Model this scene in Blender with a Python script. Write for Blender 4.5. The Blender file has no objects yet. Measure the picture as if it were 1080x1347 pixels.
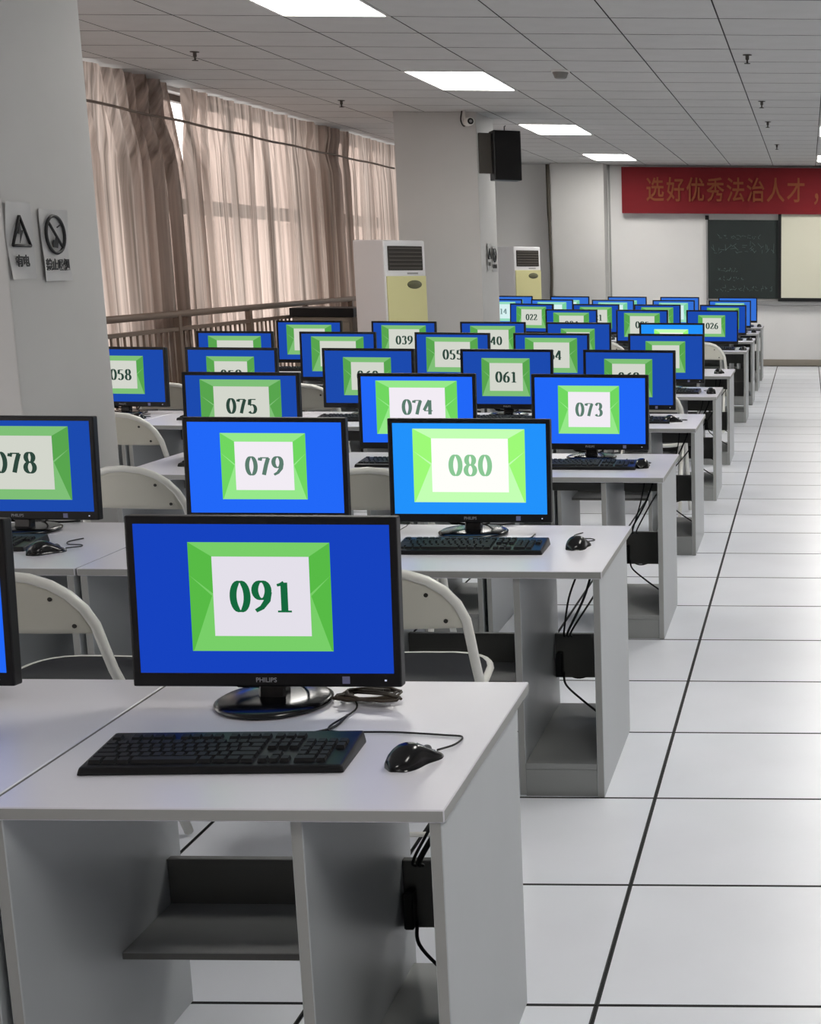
import bpy, bmesh, math, random
from mathutils import Matrix, Vector
random.seed(7)
scene = bpy.context.scene
COL = scene.collection

# ------------------------------------------------------------------ camera
F, PITCH, CX, CY, CAM_H, ROLL = 1922.7, 0.2079, 1060.05, 746.3, 1.53, 0.0064
cam_d = bpy.data.cameras.new('camera')
cam = bpy.data.objects.new('camera', cam_d)
COL.objects.link(cam)
cam_d.sensor_fit = 'AUTO'
cam_d.sensor_width = 36.0
cam_d.lens = F * 36.0 / 1347.0
cam_d.shift_x = -(CX - 540.0) / 1347.0
cam_d.shift_y = (CY - 673.5) / 1347.0
cam_d.clip_start = 0.05
cam_d.clip_end = 200
cam.location = (0, 0, CAM_H)
cam.rotation_euler = (Matrix.Rotation(math.pi / 2 - PITCH, 3, 'X') @ Matrix.Rotation(ROLL, 3, 'Z')).to_euler()
scene.camera = cam

# ------------------------------------------------------------------ daylight, exposure
world = bpy.data.worlds.new('daylight')
scene.world = world
world.use_nodes = True
bg = world.node_tree.nodes['Background']
bg.inputs[0].default_value = (1.0, 0.96, 0.935, 1)
bg.inputs[1].default_value = 2.4
LAMP = 20.0
vs = scene.view_settings
vs.view_transform = 'Standard'
vs.look = 'None'
vs.exposure = 0.0
vs.gamma = 1.0
vs.use_curve_mapping = False

# ------------------------------------------------------------------ helpers
def lin(c):
    return tuple(((v / 255) / 12.92 if v / 255 <= .04045 else ((v / 255 + .055) / 1.055) ** 2.4) for v in c)

MATS = {}
def mat(name, rgb, rough=.5, metal=0., spec=.5, noise=0., nscale=(8, 8, 8), bump=0., srgb=True):
    if name in MATS:
        return MATS[name]
    m = bpy.data.materials.new(name)
    m.use_nodes = True
    nt = m.node_tree
    b = nt.nodes['Principled BSDF']
    c = lin(rgb) if srgb else rgb
    b.inputs['Base Color'].default_value = (*c, 1)
    b.inputs['Roughness'].default_value = rough
    b.inputs['Metallic'].default_value = metal
    b.inputs['Specular IOR Level'].default_value = spec
    if noise or bump:
        tc = nt.nodes.new('ShaderNodeTexCoord')
        mp = nt.nodes.new('ShaderNodeMapping')
        mp.inputs['Scale'].default_value = nscale
        nz = nt.nodes.new('ShaderNodeTexNoise')
        nz.inputs['Scale'].default_value = 1.0
        nz.inputs['Detail'].default_value = 4
        nt.links.new(tc.outputs['Object'], mp.inputs[0])
        nt.links.new(mp.outputs[0], nz.inputs[0])
        if noise:
            rp = nt.nodes.new('ShaderNodeValToRGB')
            rp.color_ramp.elements[0].position = .3
            rp.color_ramp.elements[1].position = .7
            rp.color_ramp.elements[0].color = (*[v * (1 - noise) for v in c], 1)
            rp.color_ramp.elements[1].color = (*[min(1, v * (1 + noise)) for v in c], 1)
            nt.links.new(nz.outputs[0], rp.inputs[0])
            nt.links.new(rp.outputs[0], b.inputs['Base Color'])
        if bump:
            bp = nt.nodes.new('ShaderNodeBump')
            bp.inputs['Strength'].default_value = bump
            bp.inputs['Distance'].default_value = .004
            nt.links.new(nz.outputs[0], bp.inputs['Height'])
            nt.links.new(bp.outputs[0], b.inputs['Normal'])
    MATS[name] = m
    return m

def emit(name, rgb, strength=1.0):
    if name in MATS:
        return MATS[name]
    m = bpy.data.materials.new(name)
    m.use_nodes = True
    nt = m.node_tree
    nt.nodes.remove(nt.nodes['Principled BSDF'])
    e = nt.nodes.new('ShaderNodeEmission')
    e.inputs[0].default_value = (*lin(rgb), 1)
    e.inputs[1].default_value = strength
    nt.links.new(e.outputs[0], nt.nodes['Material Output'].inputs[0])
    MATS[name] = m
    return m

class MB:
    """collects simple solids, makes one mesh"""
    def __init__(s):
        s.v, s.f, s.m, s.sm = [], [], [], []
    def face(s, idx, mi=0, smooth=False):
        s.f.append(idx); s.m.append(mi); s.sm.append(smooth)
    def box(s, x0, x1, y0, y1, z0, z1, mi=0):
        o = len(s.v)
        s.v += [(x0, y0, z0), (x1, y0, z0), (x1, y1, z0), (x0, y1, z0), (x0, y0, z1), (x1, y0, z1), (x1, y1, z1), (x0, y1, z1)]
        for q in ((0, 3, 2, 1), (4, 5, 6, 7), (0, 1, 5, 4), (1, 2, 6, 5), (2, 3, 7, 6), (3, 0, 4, 7)):
            s.face([o + i for i in q], mi)
        return s
    def hexa(s, pts, mi=0):
        o = len(s.v)
        s.v += [tuple(p) for p in pts]
        for q in ((0, 3, 2, 1), (4, 5, 6, 7), (0, 1, 5, 4), (1, 2, 6, 5), (2, 3, 7, 6), (3, 0, 4, 7)):
            s.face([o + i for i in q], mi)
        return s
    def poly(s, pts, mi=0):
        o = len(s.v)
        s.v += [tuple(p) for p in pts]
        s.face(list(range(o, o + len(pts))), mi)
        return s
    def prism(s, pts, d, mi=0):
        """pts: loop of 3-D points, d: extrusion vector"""
        n = len(pts); o = len(s.v)
        s.v += [tuple(p) for p in pts] + [tuple(Vector(p) + Vector(d)) for p in pts]
        s.face(list(range(o + n - 1, o - 1, -1)), mi)
        s.face(list(range(o + n, o + 2 * n)), mi)
        for i in range(n):
            j = (i + 1) % n
            s.face([o + i, o + j, o + n + j, o + n + i], mi)
        return s
    def tube(s, pts, r, n=8, mi=0, closed=False):
        pts = [Vector(p) for p in pts]
        rs = r if isinstance(r, (list, tuple)) else [r] * len(pts)
        o = len(s.v); N = len(pts)
        prev = None
        for i, p in enumerate(pts):
            a = pts[i - 1] if (i > 0 or closed) else pts[i]
            b = pts[(i + 1) % N] if (i < N - 1 or closed) else pts[i]
            t = (b - a)
            t = t.normalized() if t.length > 1e-9 else Vector((0, 0, 1))
            if prev is None:
                u = t.orthogonal().normalized()
            else:
                u = prev - t * prev.dot(t)
                u = u.normalized() if u.length > 1e-6 else t.orthogonal().normalized()
            prev = u
            w = t.cross(u)
            for k in range(n):
                an = 2 * math.pi * k / n
                s.v.append(tuple(p + (u * math.cos(an) + w * math.sin(an)) * rs[i]))
        for i in range(N - (0 if closed else 1)):
            for k in range(n):
                a = o + i * n + k; b = o + i * n + (k + 1) % n
                i2 = (i + 1) % N
                c = o + i2 * n + (k + 1) % n; d = o + i2 * n + k
                s.face([a, b, c, d], mi, True)
        if not closed:
            s.face([o + k for k in range(n - 1, -1, -1)], mi)
            s.face([o + (N - 1) * n + k for k in range(n)], mi)
        return s
    def lathe(s, prof, n=20, sx=1, sy=1, c=(0, 0, 0), mi=0, smooth=True):
        o = len(s.v)
        for (r, z) in prof:
            for k in range(n):
                a = 2 * math.pi * k / n
                s.v.append((c[0] + r * sx * math.cos(a), c[1] + r * sy * math.sin(a), c[2] + z))
        for i in range(len(prof) - 1):
            for k in range(n):
                s.face([o + i * n + k, o + i * n + (k + 1) % n, o + (i + 1) * n + (k + 1) % n, o + (i + 1) * n + k], mi, smooth)
        s.face([o + k for k in range(n - 1, -1, -1)], mi)
        e = o + (len(prof) - 1) * n
        s.face([e + k for k in range(n)], mi)
        return s
    def mesh(s, name, mats, bevel=0., seg=1):
        me = bpy.data.meshes.new(name)
        me.from_pydata(s.v, [], s.f)
        for m in (mats if isinstance(mats, (list, tuple)) else [mats]):
            me.materials.append(m)
        for p, mi, sm in zip(me.polygons, s.m, s.sm):
            p.material_index = mi
            p.use_smooth = sm
        if bevel:
            bm = bmesh.new(); bm.from_mesh(me)
            es = [e for e in bm.edges if len(e.link_faces) == 2 and e.calc_face_angle(0) > .5]
            bmesh.ops.bevel(bm, geom=es, offset=bevel, offset_type='OFFSET', segments=seg, affect='EDGES', profile=.6, clamp_overlap=True)
            bm.to_mesh(me); bm.free()
        me.update()
        return me

def obj(name, me, parent=None, loc=None, rotz=0):
    o = bpy.data.objects.new(name, me)
    COL.objects.link(o)
    if parent: o.parent = parent
    if loc: o.location = loc
    if rotz: o.rotation_euler = (0, 0, rotz)
    return o

def tag(o, label, cat, group=None):
    o['label'] = label; o['category'] = cat
    if group: o['group'] = group
    return o

def thing(name, label, cat, loc=(0, 0, 0), rotz=0, group=None):
    o = bpy.data.objects.new(name, None)
    COL.objects.link(o)
    o.empty_display_size = .1
    o.location = loc; o.rotation_euler = (0, 0, rotz)
    return tag(o, label, cat, group)

def structure(name, me, parent=None):
    o = obj(name, me, parent)
    if parent is None: o['kind'] = 'structure'
    return o

def smooth(pts, n=6):
    """Catmull-Rom through points"""
    P = [Vector(p) for p in pts]
    P = [P[0] * 2 - P[1]] + P + [P[-1] * 2 - P[-2]]
    out = []
    for i in range(1, len(P) - 2):
        for k in range(n):
            t = k / n
            a, b, c, d = P[i - 1], P[i], P[i + 1], P[i + 2]
            out.append(.5 * ((2 * b) + (c - a) * t + (2 * a - 5 * b + 4 * c - d) * t * t + (3 * b - a - 3 * c + d) * t ** 3))
    out.append(P[-2])
    return out

def text_mesh(name, body, size, m, offset=0., extrude=0., sx=1.0):
    cu = bpy.data.curves.new(name, 'FONT')
    cu.body = body; cu.size = size; cu.offset = offset; cu.extrude = extrude
    cu.align_x = 'CENTER'; cu.align_y = 'CENTER'
    cu.resolution_u = 3
    o = bpy.data.objects.new(name, cu)
    COL.objects.link(o)
    dg = bpy.context.evaluated_depsgraph_get()
    dg.update()
    me = bpy.data.meshes.new_from_object(o.evaluated_get(dg))
    bpy.data.objects.remove(o)
    me.name = name
    me.materials.clear(); me.materials.append(m)
    # stand it up: text x stays x, text y becomes z, facing -Y
    me.transform(Matrix(((sx, 0, 0, 0), (0, 0, -1, 0), (0, 1, 0, 0), (0, 0, 0, 1))))
    return me

# ------------------------------------------------------------------ materials
M_WALL = mat('painted_wall', (219, 218, 217), .75, noise=.03, nscale=(1.5, 1.5, 1.5))
M_PILLAR = mat('pillar_paint', (194, 193, 191), .7, noise=.03, nscale=(2, 2, 2))
M_FLOOR = mat('floor_tile_white', (224, 227, 234), .3, spec=.4, noise=.025, nscale=(3, 3, 3))
M_JOINT = mat('joint_black', (26, 28, 30), .7)
M_CEIL = mat('ceiling_board', (188, 188, 187), .85, noise=.03, nscale=(5, 5, 5))
M_CJOINT = mat('ceiling_joint', (56, 54, 52), .9)
M_DESK = mat('desk_laminate', (212, 211, 219), .32, noise=.015, nscale=(4, 4, 4))
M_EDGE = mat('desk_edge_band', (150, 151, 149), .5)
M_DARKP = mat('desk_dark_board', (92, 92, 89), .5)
M_SHADEP = mat('desk_shaded_board', (140, 142, 141), .45)  # shade below the tabletop put into this darker board colour
M_PANEL = mat('desk_panel', (176, 180, 183), .4, noise=.02, nscale=(4, 4, 4))  # same laminate as the tops; shade on the panels put into the colour
M_BLACK = mat('black_plastic', (11, 12, 15), .4, spec=.35)
M_GLOSS = mat('black_gloss', (12, 12, 14), .2)
M_KEY = mat('key_black', (20, 21, 24), .6, spec=.35)
M_CABLE = mat('cable_black', (20, 20, 22), .5)
M_CABLE2 = mat('cable_brown', (58, 48, 36), .5)
M_CHAIR = mat('chair_cream', (206, 204, 192), .45)
M_TUBE = mat('chair_white_tube', (226, 226, 220), .3)
M_SEAT = mat('seat_black', (36, 38, 42), .5)
M_SCREW = mat('screw_dark', (40, 38, 34), .5)
M_RAIL = mat('rail_brown', (104, 88, 76), .45)
M_BROWN = mat('cabinet_brown', (122, 112, 100), .6)
M_RED = mat('banner_red', (112, 7, 19), .85, noise=.08, nscale=(2, 2, 6))
M_ORANGE = mat('banner_letter', (128, 64, 30), .8)
M_BOARD = mat('chalkboard', (25, 36, 35), .6, noise=.15, nscale=(3, 3, 3))
M_CHALK = mat('chalk', (92, 108, 106), .9)
M_SCREENCLOTH = mat('projection_cloth', (212, 210, 192), .8)
M_METAL = mat('grey_metal', (150, 150, 150), .4, metal=.4)
M_ACW = mat('ac_white', (216, 216, 218), .3)
M_ACY = mat('ac_cream', (206, 202, 150), .35)
M_ACD = mat('ac_grille', (46, 42, 38), .5)
M_BADGE = mat('ac_badge', (92, 92, 66), .4)
M_PAPER = mat('sign_paper', (200, 200, 200), .25, spec=.5)
M_INK = mat('sign_ink', (34, 34, 36), .6)
M_WHITEP = mat('white_plastic', (220, 220, 216), .4)
M_LOGO = mat('logo_grey', (150, 152, 160), .5)
M_STICK = mat('sticker_lilac', (120, 122, 160), .5)
M_SKIRT = mat('skirting', (150, 143, 132), .6)
M_FRAME = mat('window_frame_brown', (92, 80, 72), .5)
M_LAMP = emit('lamp_diffuser', (255, 252, 246), LAMP)
M_LAMPF = mat('lamp_frame', (200, 200, 198), .5)

def glass_mat():
    m = bpy.data.materials.new('window_glass'); m.use_nodes = True
    nt = m.node_tree; nt.nodes.remove(nt.nodes['Principled BSDF'])
    t = nt.nodes.new('ShaderNodeBsdfTransparent'); g = nt.nodes.new('ShaderNodeBsdfGlossy')
    g.inputs['Roughness'].default_value = .02
    mx = nt.nodes.new('ShaderNodeMixShader'); mx.inputs[0].default_value = .06
    nt.links.new(t.outputs[0], mx.inputs[1]); nt.links.new(g.outputs[0], mx.inputs[2])
    nt.links.new(mx.outputs[0], nt.nodes['Material Output'].inputs[0])
    return m
M_GLASS = glass_mat()

def curtain_mat():
    m = bpy.data.materials.new('sheer_curtain'); m.use_nodes = True
    nt = m.node_tree; nt.nodes.remove(nt.nodes['Principled BSDF'])
    tc = nt.nodes.new('ShaderNodeTexCoord'); mp = nt.nodes.new('ShaderNodeMapping')
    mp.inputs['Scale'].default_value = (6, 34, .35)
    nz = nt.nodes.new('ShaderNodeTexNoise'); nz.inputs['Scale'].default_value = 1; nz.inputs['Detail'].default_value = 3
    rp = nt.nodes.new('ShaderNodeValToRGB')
    rp.color_ramp.elements[0].position = .3; rp.color_ramp.elements[0].color = (*lin((128, 119, 112)), 1)  # vertical dark and light streaks painted in to stand for fold shading
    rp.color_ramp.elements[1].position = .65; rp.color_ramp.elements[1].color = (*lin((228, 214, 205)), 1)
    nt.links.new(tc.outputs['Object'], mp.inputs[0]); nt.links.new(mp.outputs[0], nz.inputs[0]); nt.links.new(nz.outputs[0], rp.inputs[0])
    d = nt.nodes.new('ShaderNodeBsdfDiffuse'); t = nt.nodes.new('ShaderNodeBsdfTranslucent'); tr = nt.nodes.new('ShaderNodeBsdfTransparent')
    nt.links.new(rp.outputs[0], d.inputs[0]); nt.links.new(rp.outputs[0], t.inputs[0])
    tr.inputs[0].default_value = (*lin((225, 200, 188)), 1)
    m1 = nt.nodes.new('ShaderNodeMixShader'); m1.inputs[0].default_value = .6
    nt.links.new(d.outputs[0], m1.inputs[1]); nt.links.new(t.outputs[0], m1.inputs[2])
    m2 = nt.nodes.new('ShaderNodeMixShader'); m2.inputs[0].default_value = .2
    nt.links.new(m1.outputs[0], m2.inputs[1]); nt.links.new(tr.outputs[0], m2.inputs[2])
    nt.links.new(m2.outputs[0], nt.nodes['Material Output'].inputs[0])
    return m
M_CURT = curtain_mat()

# ------------------------------------------------------------------ room shell
XL, XR, YB, YF, H = -5.0, 5.0, -4.5, 21.5, 2.82
TX0, TY0, TS = -.432, 2.8019, .6       # floor joint lines

# floor: black sub-floor, tiles standing 6 mm proud of it
floor = structure('floor', MB().box(XL - .2, XR + .2, YB - .2, YF + .2, -.2, -.006).mesh('floor', M_JOINT))
def tile_mesh(name, g):
    a = TS / 2 - g; e = .004
    b = MB()
    b.poly([(-a + e, -a + e, 0), (a - e, -a + e, 0), (a - e, a - e, 0), (-a + e, a - e, 0)], 0)
    o = [(-a, -a, -.0005), (a, -a, -.0005), (a, a, -.0005), (-a, a, -.0005)]
    i = [(-a + e, -a + e, 0), (a - e, -a + e, 0), (a - e, a - e, 0), (-a + e, a - e, 0)]
    d = [(-a, -a, -.006), (a, -a, -.006), (a, a, -.006), (-a, a, -.006)]
    for k in range(4):
        j = (k + 1) % 4
        b.poly([o[k], o[j], i[j], i[k]], 1)
        b.poly([d[k], d[j], o[j], o[k]], 1)
    return b.mesh(name, [M_FLOOR, M_JOINT])
ft = tile_mesh('floor_tile', .0015)
rest = MB()
a = TS / 2 - .004
for i in range(-8, 10):
    for j in range(-13, 32):
        x, y = TX0 + TS * (i + .5), TY0 + TS * (j + .5)
        if x - .3 < XL - .1 or x + .3 > XR + .1 or y + .3 > YF + .25: continue
        if -7 <= i <= 1 and -2 <= j <= 30:
            obj('floor_tile', ft, floor, (x, y, 0))
        else:
            rest.box(x - a, x + a, y - a, y + a, -.006, 0)
o = obj('outer_floor_tile', rest.mesh('outer_floor_tile', M_FLOOR), floor); o['kind'] = 'stuff'

# ceiling: dark grid backing, boards hang 6 mm below it
ceil = structure('ceiling', MB().box(XL - .2, XR + .2, YB - .2, YF + .2, H + .008, H + .2).mesh('ceiling', M_CJOINT))
CX0, CY0 = -.5, 8.4826
ct = MB().box(-.3 + .0042, .3 - .0042, -.3 + .006, .3 - .006, 0, .009, 1)
ct.m[0] = 0
ct = ct.mesh('ceiling_board', [M_CEIL, M_CJOINT])
lamp_cells = {}
LAMPS = []
for li in (-4, 1):
    for lj in (-14, -8, -2, 4, 11, 18):  # nearest aisle panel is unseen, added to brighten the foreground
        if lj in (-14, -8) and li == -4: continue
        LAMPS.append((li, lj))
        lamp_cells[(li, lj)] = 1; lamp_cells[(li, lj + 1)] = 1
rest = MB()
for i in range(-8, 10):
    for j in range(-22, 23):
        if (i, j) in lamp_cells: continue
        x, y = CX0 + TS * (i + .5), CY0 + TS * (j + .5)
        if y + .3 > YF + .3: continue
        if -8 <= i <= 1 and -6 <= j <= 21:
            obj('ceiling_board', ct, ceil, (x, y, H))
        else:
            rest.box(x - .297, x + .297, y - .298, y + .298, H, H + .009)
o = obj('outer_ceiling_board', rest.mesh('outer_ceiling_board', M_CEIL), ceil); o['kind'] = 'stuff'
lf = MB()
for (x0, x1, y0, y1) in ((-.3, -.28, -.6, .6), (.28, .3, -.6, .6), (-.28, .28, -.6, -.58), (-.28, .28, .58, .6)):
    lf.box(x0, x1, y0, y1, -.004, .03)
lf = lf.mesh('lamp_frame', M_LAMPF)
ld = MB().box(-.28, .28, -.58, .58, 0, .02).mesh('lamp_diffuser', M_LAMP)
ordn = ['first', 'second', 'third', 'fourth', 'fifth', 'sixth', 'seventh', 'eighth', 'ninth', 'tenth']
vis = {(-4, -2): 'nearest white ceiling light panel, cut by the top edge of the photo',
       (-4, 4): 'second white ceiling light panel, before the pillar with the speaker',
       (-4, 11): 'third white ceiling light panel, just right of the black speaker',
       (-4, 18): 'farthest white ceiling light panel, above the left end of the red banner',
       (1, 11): 'white ceiling light panel over the aisle, nearer sliver at the right photo edge',
       (1, 18): 'white ceiling light panel over the aisle, farther sliver beside the banner'}
for k, (li, lj) in enumerate(LAMPS):
    x, y = CX0 + TS * (li + .5), CY0 + TS * (lj + 1)
    lab = vis.get((li, lj), '%s white ceiling light panel of the %s strip, unseen and assumed' % (ordn[(-14, -8, -2, 4, 11, 18).index(lj)], {-4: 'window side', 1: 'aisle', 6: 'far right'}[li]))
    t = thing('ceiling_light', lab, 'light', (x, y, H), 0, 'ceiling light panels')
    obj('frame', lf, t); obj('diffuser', ld, t)

# walls
wall_far = structure('wall_far', MB().box(XL - .2, XR + .2, YF, YF + .2, -.1, H + .1).mesh('wall_far', M_WALL))
structure('wall_near', MB().box(XL - .2, XR + .2, YB - .2, YB, -.1, H + .1).mesh('wall_near', M_WALL))
structure('wall_right', MB().box(XR, XR + .2, YB, YF, -.1, H + .1).mesh('wall_right', M_WALL))
structure('baseboard_far', MB().box(-2.88, XR, YF - .018, YF, 0, .095).mesh('baseboard_far', M_SKIRT, .004))
# window wall on the left: piers, sill and header around the openings
WIN = [(-4.0, -.9), (-.6, 2.6), (2.9, 5.6), (6.5, 9.3), (9.5, 10.9), (11.75, 15.2), (16.0, 18.3)]
b = MB()
b.box(XL - .25, XL, YB, YF, -.1, .12)
b.box(XL - .25, XL, YB, YF, 2.79, H + .1)
edges = [YB] + [v for w in WIN for v in w] + [YF]
for k in range(0, len(edges), 2):
    b.box(XL - .25, XL, edges[k], edges[k + 1], .12, 2.79)
structure('wall_left', b.mesh('wall_left', M_WALL))
for k, (y0, y1) in enumerate(WIN):
    fr = MB()
    xa, xb = XL - .16, XL - .1
    fr.box(xa, xb, y0, y0 + .04, .12, 2.79); fr.box(xa, xb, y1 - .04, y1, .12, 2.79)
    fr.box(xa, xb, y0 + .04, y1 - .04, .12, .17); fr.box(xa, xb, y0 + .04, y1 - .04, 2.74, 2.79)
    w = structure('window_%d' % (k + 1), fr.mesh('window_frame', M_FRAME))
    obj('transom', MB().box(xa, xb, y0 + .04, y1 - .04, 1.86, 1.98).mesh('transom', M_FRAME), w)
    n = max(1, round((y1 - y0) / .9))
    for q in range(1, n):
        y = y0 + (y1 - y0) * q / n
        obj('mullion', MB().box(xa + .005, xb - .005, y - .022, y + .022, .17, 2.74).mesh('mullion', M_FRAME), w)
    obj('pane', MB().box(xa + .027, xa + .033, y0 + .04, y1 - .04, .17, 2.74).mesh('pane', M_GLASS), w)

# pillars
def pillar(name, x0, x1, y0, y1, sk=True):
    p = structure(name, MB().box(x0, x1, y0, y1, 0, H).mesh(name, M_PILLAR, .006, 2))
    if sk:
        s = MB()
        s.box(x0 - .01, x1 + .01, y0 - .01, y1 + .01, 0, .1)
        obj('skirting', s.mesh('skirting', M_SKIRT, .003), p)
    return p
pillar('trim_1', -3.78, -3.02, 5.63, 6.38)
pillar('trim_2', -3.785, -3.03, 13.86, 14.6)
pillar('trim_3', -3.61, -2.865, 21.12, 21.5)

# curtains: folded cloth hanging from just under the ceiling
def curtain(y0f, y1f, seed, label, gather=()):
    rnd = random.Random(seed)
    ph = [rnd.uniform(0, 6.3) for _ in range(6)]
    zs = [.06, .5, 1.0, 1.5, 2.0, 2.2, 2.35, 2.5, 2.53, 2.56, 2.7, 2.8]
    ny = int((y1f(1) - y0f(1)) / .018)
    v, f = [], []
    for z in zs:
        a, c = y0f(z), y1f(z)
        for k in range(ny + 1):
            yy = a + (c - a) * k / ny
            y = y0f(0) + (y1f(0) - y0f(0)) * k / ny
            pinch = 1 - .55 * math.exp(-((z - 2.53) / .06) ** 2)
            g = .5 + .5 * math.sin(.9 * y + ph[5])
            e_ = sum(math.exp(-((y - q) / wd) ** 2) for q, wd in gather)
            pl = ((y * 1.0 + .07 * math.sin(5 * y + seed)) % .46) / .46 - .5
            d = .05 * math.exp(-(pl / .045) ** 2) + (.028 * math.sin(2 * math.pi * y / .31 + ph[0] + .5 * math.sin(1.7 * y + ph[4])) + .018 * g * math.sin(2 * math.pi * y / .13 + ph[1] + .15 * z) + .008 * math.sin(2 * math.pi * y / .075 + ph[2]) + .06 * e_ * math.sin(2 * math.pi * y / .1 + ph[3])) * pinch
            v.append((-4.875 + d + .006 * math.sin(z * 2 + y * 3 + ph[3]), yy, z))
    for i in range(len(zs) - 1):
        for k in range(ny):
            p = i * (ny + 1) + k
            f.append((p, p + 1, p + ny + 2, p + ny + 1))
    me = bpy.data.meshes.new('curtain'); me.from_pydata(v, [], f); me.materials.append(M_CURT)
    for p in me.polygons: p.use_smooth = True
    return tag(obj('curtain', me), label, 'curtain', 'curtains along the window wall')
def gap1(z): return 11.55 + .22 * max(0, min(1, (2.8 - z) / .66))
def gap2(z): return 11.86 - .08 * max(0, min(1, (2.8 - z) / .66))
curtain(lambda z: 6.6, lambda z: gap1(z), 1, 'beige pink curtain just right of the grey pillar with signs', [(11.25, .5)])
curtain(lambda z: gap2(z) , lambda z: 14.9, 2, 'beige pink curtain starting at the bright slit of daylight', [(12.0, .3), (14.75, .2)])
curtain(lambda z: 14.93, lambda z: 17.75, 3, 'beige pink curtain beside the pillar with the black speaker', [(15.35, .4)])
curtain(lambda z: -4.2, lambda z: 0.2, 4, 'beige pink curtain out of the photo on the near left')  # unseen; cut short, leaving windows bare to light the nearest pillar
wr = MB().tube([(-4.80, y, 2.53 + .004 * math.sin(y * 5)) for y in [6.6 + .28 * k for k in range(40)]], .011, 6)
tag(obj('curtain_rod', wr.mesh('curtain_rod', M_RAIL)), 'thin dark rod running across the curtains below the ceiling', 'curtain rod')

# ------------------------------------------------------------------ furniture layout
FR = [2.19, 4.0, 5.8, 7.53, 9.3, 10.98, 13.9, 15.6, 17.3, 18.8]     # near edge of each desk row
PITCH_X, XRIGHT, HT = .738, -.57, .67
DW, DD = .732, .72
def ord_row(r):
    return ['nearest row', 'second row', 'third row', 'fourth row', 'fifth row', 'sixth row', 'seventh row', 'eighth row', 'ninth row', 'farthest row'][r - 1]
def ord_col(c):
    return ['at the aisle end', 'second from the aisle', 'third from the aisle', 'fourth from the aisle', 'fifth from the aisle'][c - 1]

# (row, column, screen centre x, number, slide size, look)
MON = [
 (1, 1, -1.026, '091', 's', 'dark'), (1, 2, -1.757, '092', 's', 'mid'),
 (2, 1, -1.046, '080', 'b', 'bright'), (2, 2, -1.680, '079', 's', 'mid'), (2, 3, -2.459, '078', 'b', 'dim'),
 (3, 1, -.935, '073', 's', 'mid'), (3, 2, -1.68, '074', 'b', 'mid'), (3, 3, -2.437, '075', 'b', 'dim'),
 (4, 1, -.972, '062', 's', 'dim'), (4, 2, -1.642, '061', 's', 'dim'), (4, 3, -2.399, '060', 's', 'dim'), (4, 4, -3.146, '059', 's', 'dim'), (4, 5, -3.75, '058', 's', 'dim'),
 (5, 1, -.938, '053', 's', 'dim'), (5, 2, -1.702, '054', 'b', 'dim'), (5, 3, -2.361, '055', 'b', 'dim'), (5, 4, -3.122, '056', 'b', 'dim'), (5, 5, -3.805, '057', 'b', 'dim'),
 (6, 1, -1.053, '042', 's', 'bright'), (6, 2, -1.779, '041', 's', 'dim'), (6, 3, -2.444, '040', 'b', 'dim'), (6, 4, -3.136, '039', 'b', 'dim'), (6, 5, -3.872, '038', 'b', 'dim'),
 (7, 1, -.926, '026', 's', 'dim'), (7, 2, -1.609, '025', 'b', 'dim'), (7, 3, -2.297, '024', 'b', 'dim'),
 (8, 1, -.917, '019', 'b', 'dim'), (8, 2, -1.631, '020', 'b', 'dim'), (8, 3, -2.298, '021', 'b', 'dim'), (8, 4, -3.0, '022', 'b', 'dim'),
 (9, 1, -.932, '018', 'b', 'far'), (9, 2, -1.607, '017', 'b', 'far'), (9, 3, -2.336, '016', 'b', 'far'), (9, 4, -3.066, '015', 'b', 'far'), (9, 5, -3.677, '014', 'b', 'far'),
 (10, 1, -.907, '009', 's', 'far'), (10, 2, -1.663, '010', 's', 'far'), (10, 3, -2.346, '011', 's', 'far'), (10, 4, -3.092, '012', 's', 'far'), (10, 5, -3.829, '013', 's', 'far'),
]
READ = {'091', '080', '079', '078', '073', '074', '075', '061', '060', '059', '058', '054', '055', '040', '039', '026', '022'}

# ------------------------------------------------------------------ desks
def part(b, name, m, bevel=.0015): return b.mesh(name, m, bevel)
t_ = .02
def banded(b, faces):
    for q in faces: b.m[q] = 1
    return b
desk_parts = [
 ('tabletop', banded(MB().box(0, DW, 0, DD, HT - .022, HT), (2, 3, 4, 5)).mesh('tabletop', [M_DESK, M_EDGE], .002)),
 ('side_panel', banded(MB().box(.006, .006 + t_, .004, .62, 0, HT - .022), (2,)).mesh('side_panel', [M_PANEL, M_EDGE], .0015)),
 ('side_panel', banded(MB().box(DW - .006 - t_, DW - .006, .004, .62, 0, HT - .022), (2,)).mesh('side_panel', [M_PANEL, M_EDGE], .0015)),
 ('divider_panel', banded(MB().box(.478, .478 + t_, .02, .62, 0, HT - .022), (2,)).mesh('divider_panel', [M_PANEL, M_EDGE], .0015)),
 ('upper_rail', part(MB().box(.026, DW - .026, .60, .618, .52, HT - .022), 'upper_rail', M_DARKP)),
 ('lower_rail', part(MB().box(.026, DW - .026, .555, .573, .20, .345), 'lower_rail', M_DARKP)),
 ('footrest_shelf', banded(MB().box(.026, .478, .34, .555, .235, .25), (2,)).mesh('footrest_shelf', [M_SHADEP, M_DARKP], .0015)),
 ('bay_shelf', part(MB().box(.498, DW - .026, .01, .6, .082, .1), 'bay_shelf', M_SHADEP)),
 ('plinth', part(MB().box(.498, DW - .026, .012, .03, 0, .082), 'plinth', M_SHADEP)),
]
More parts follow.
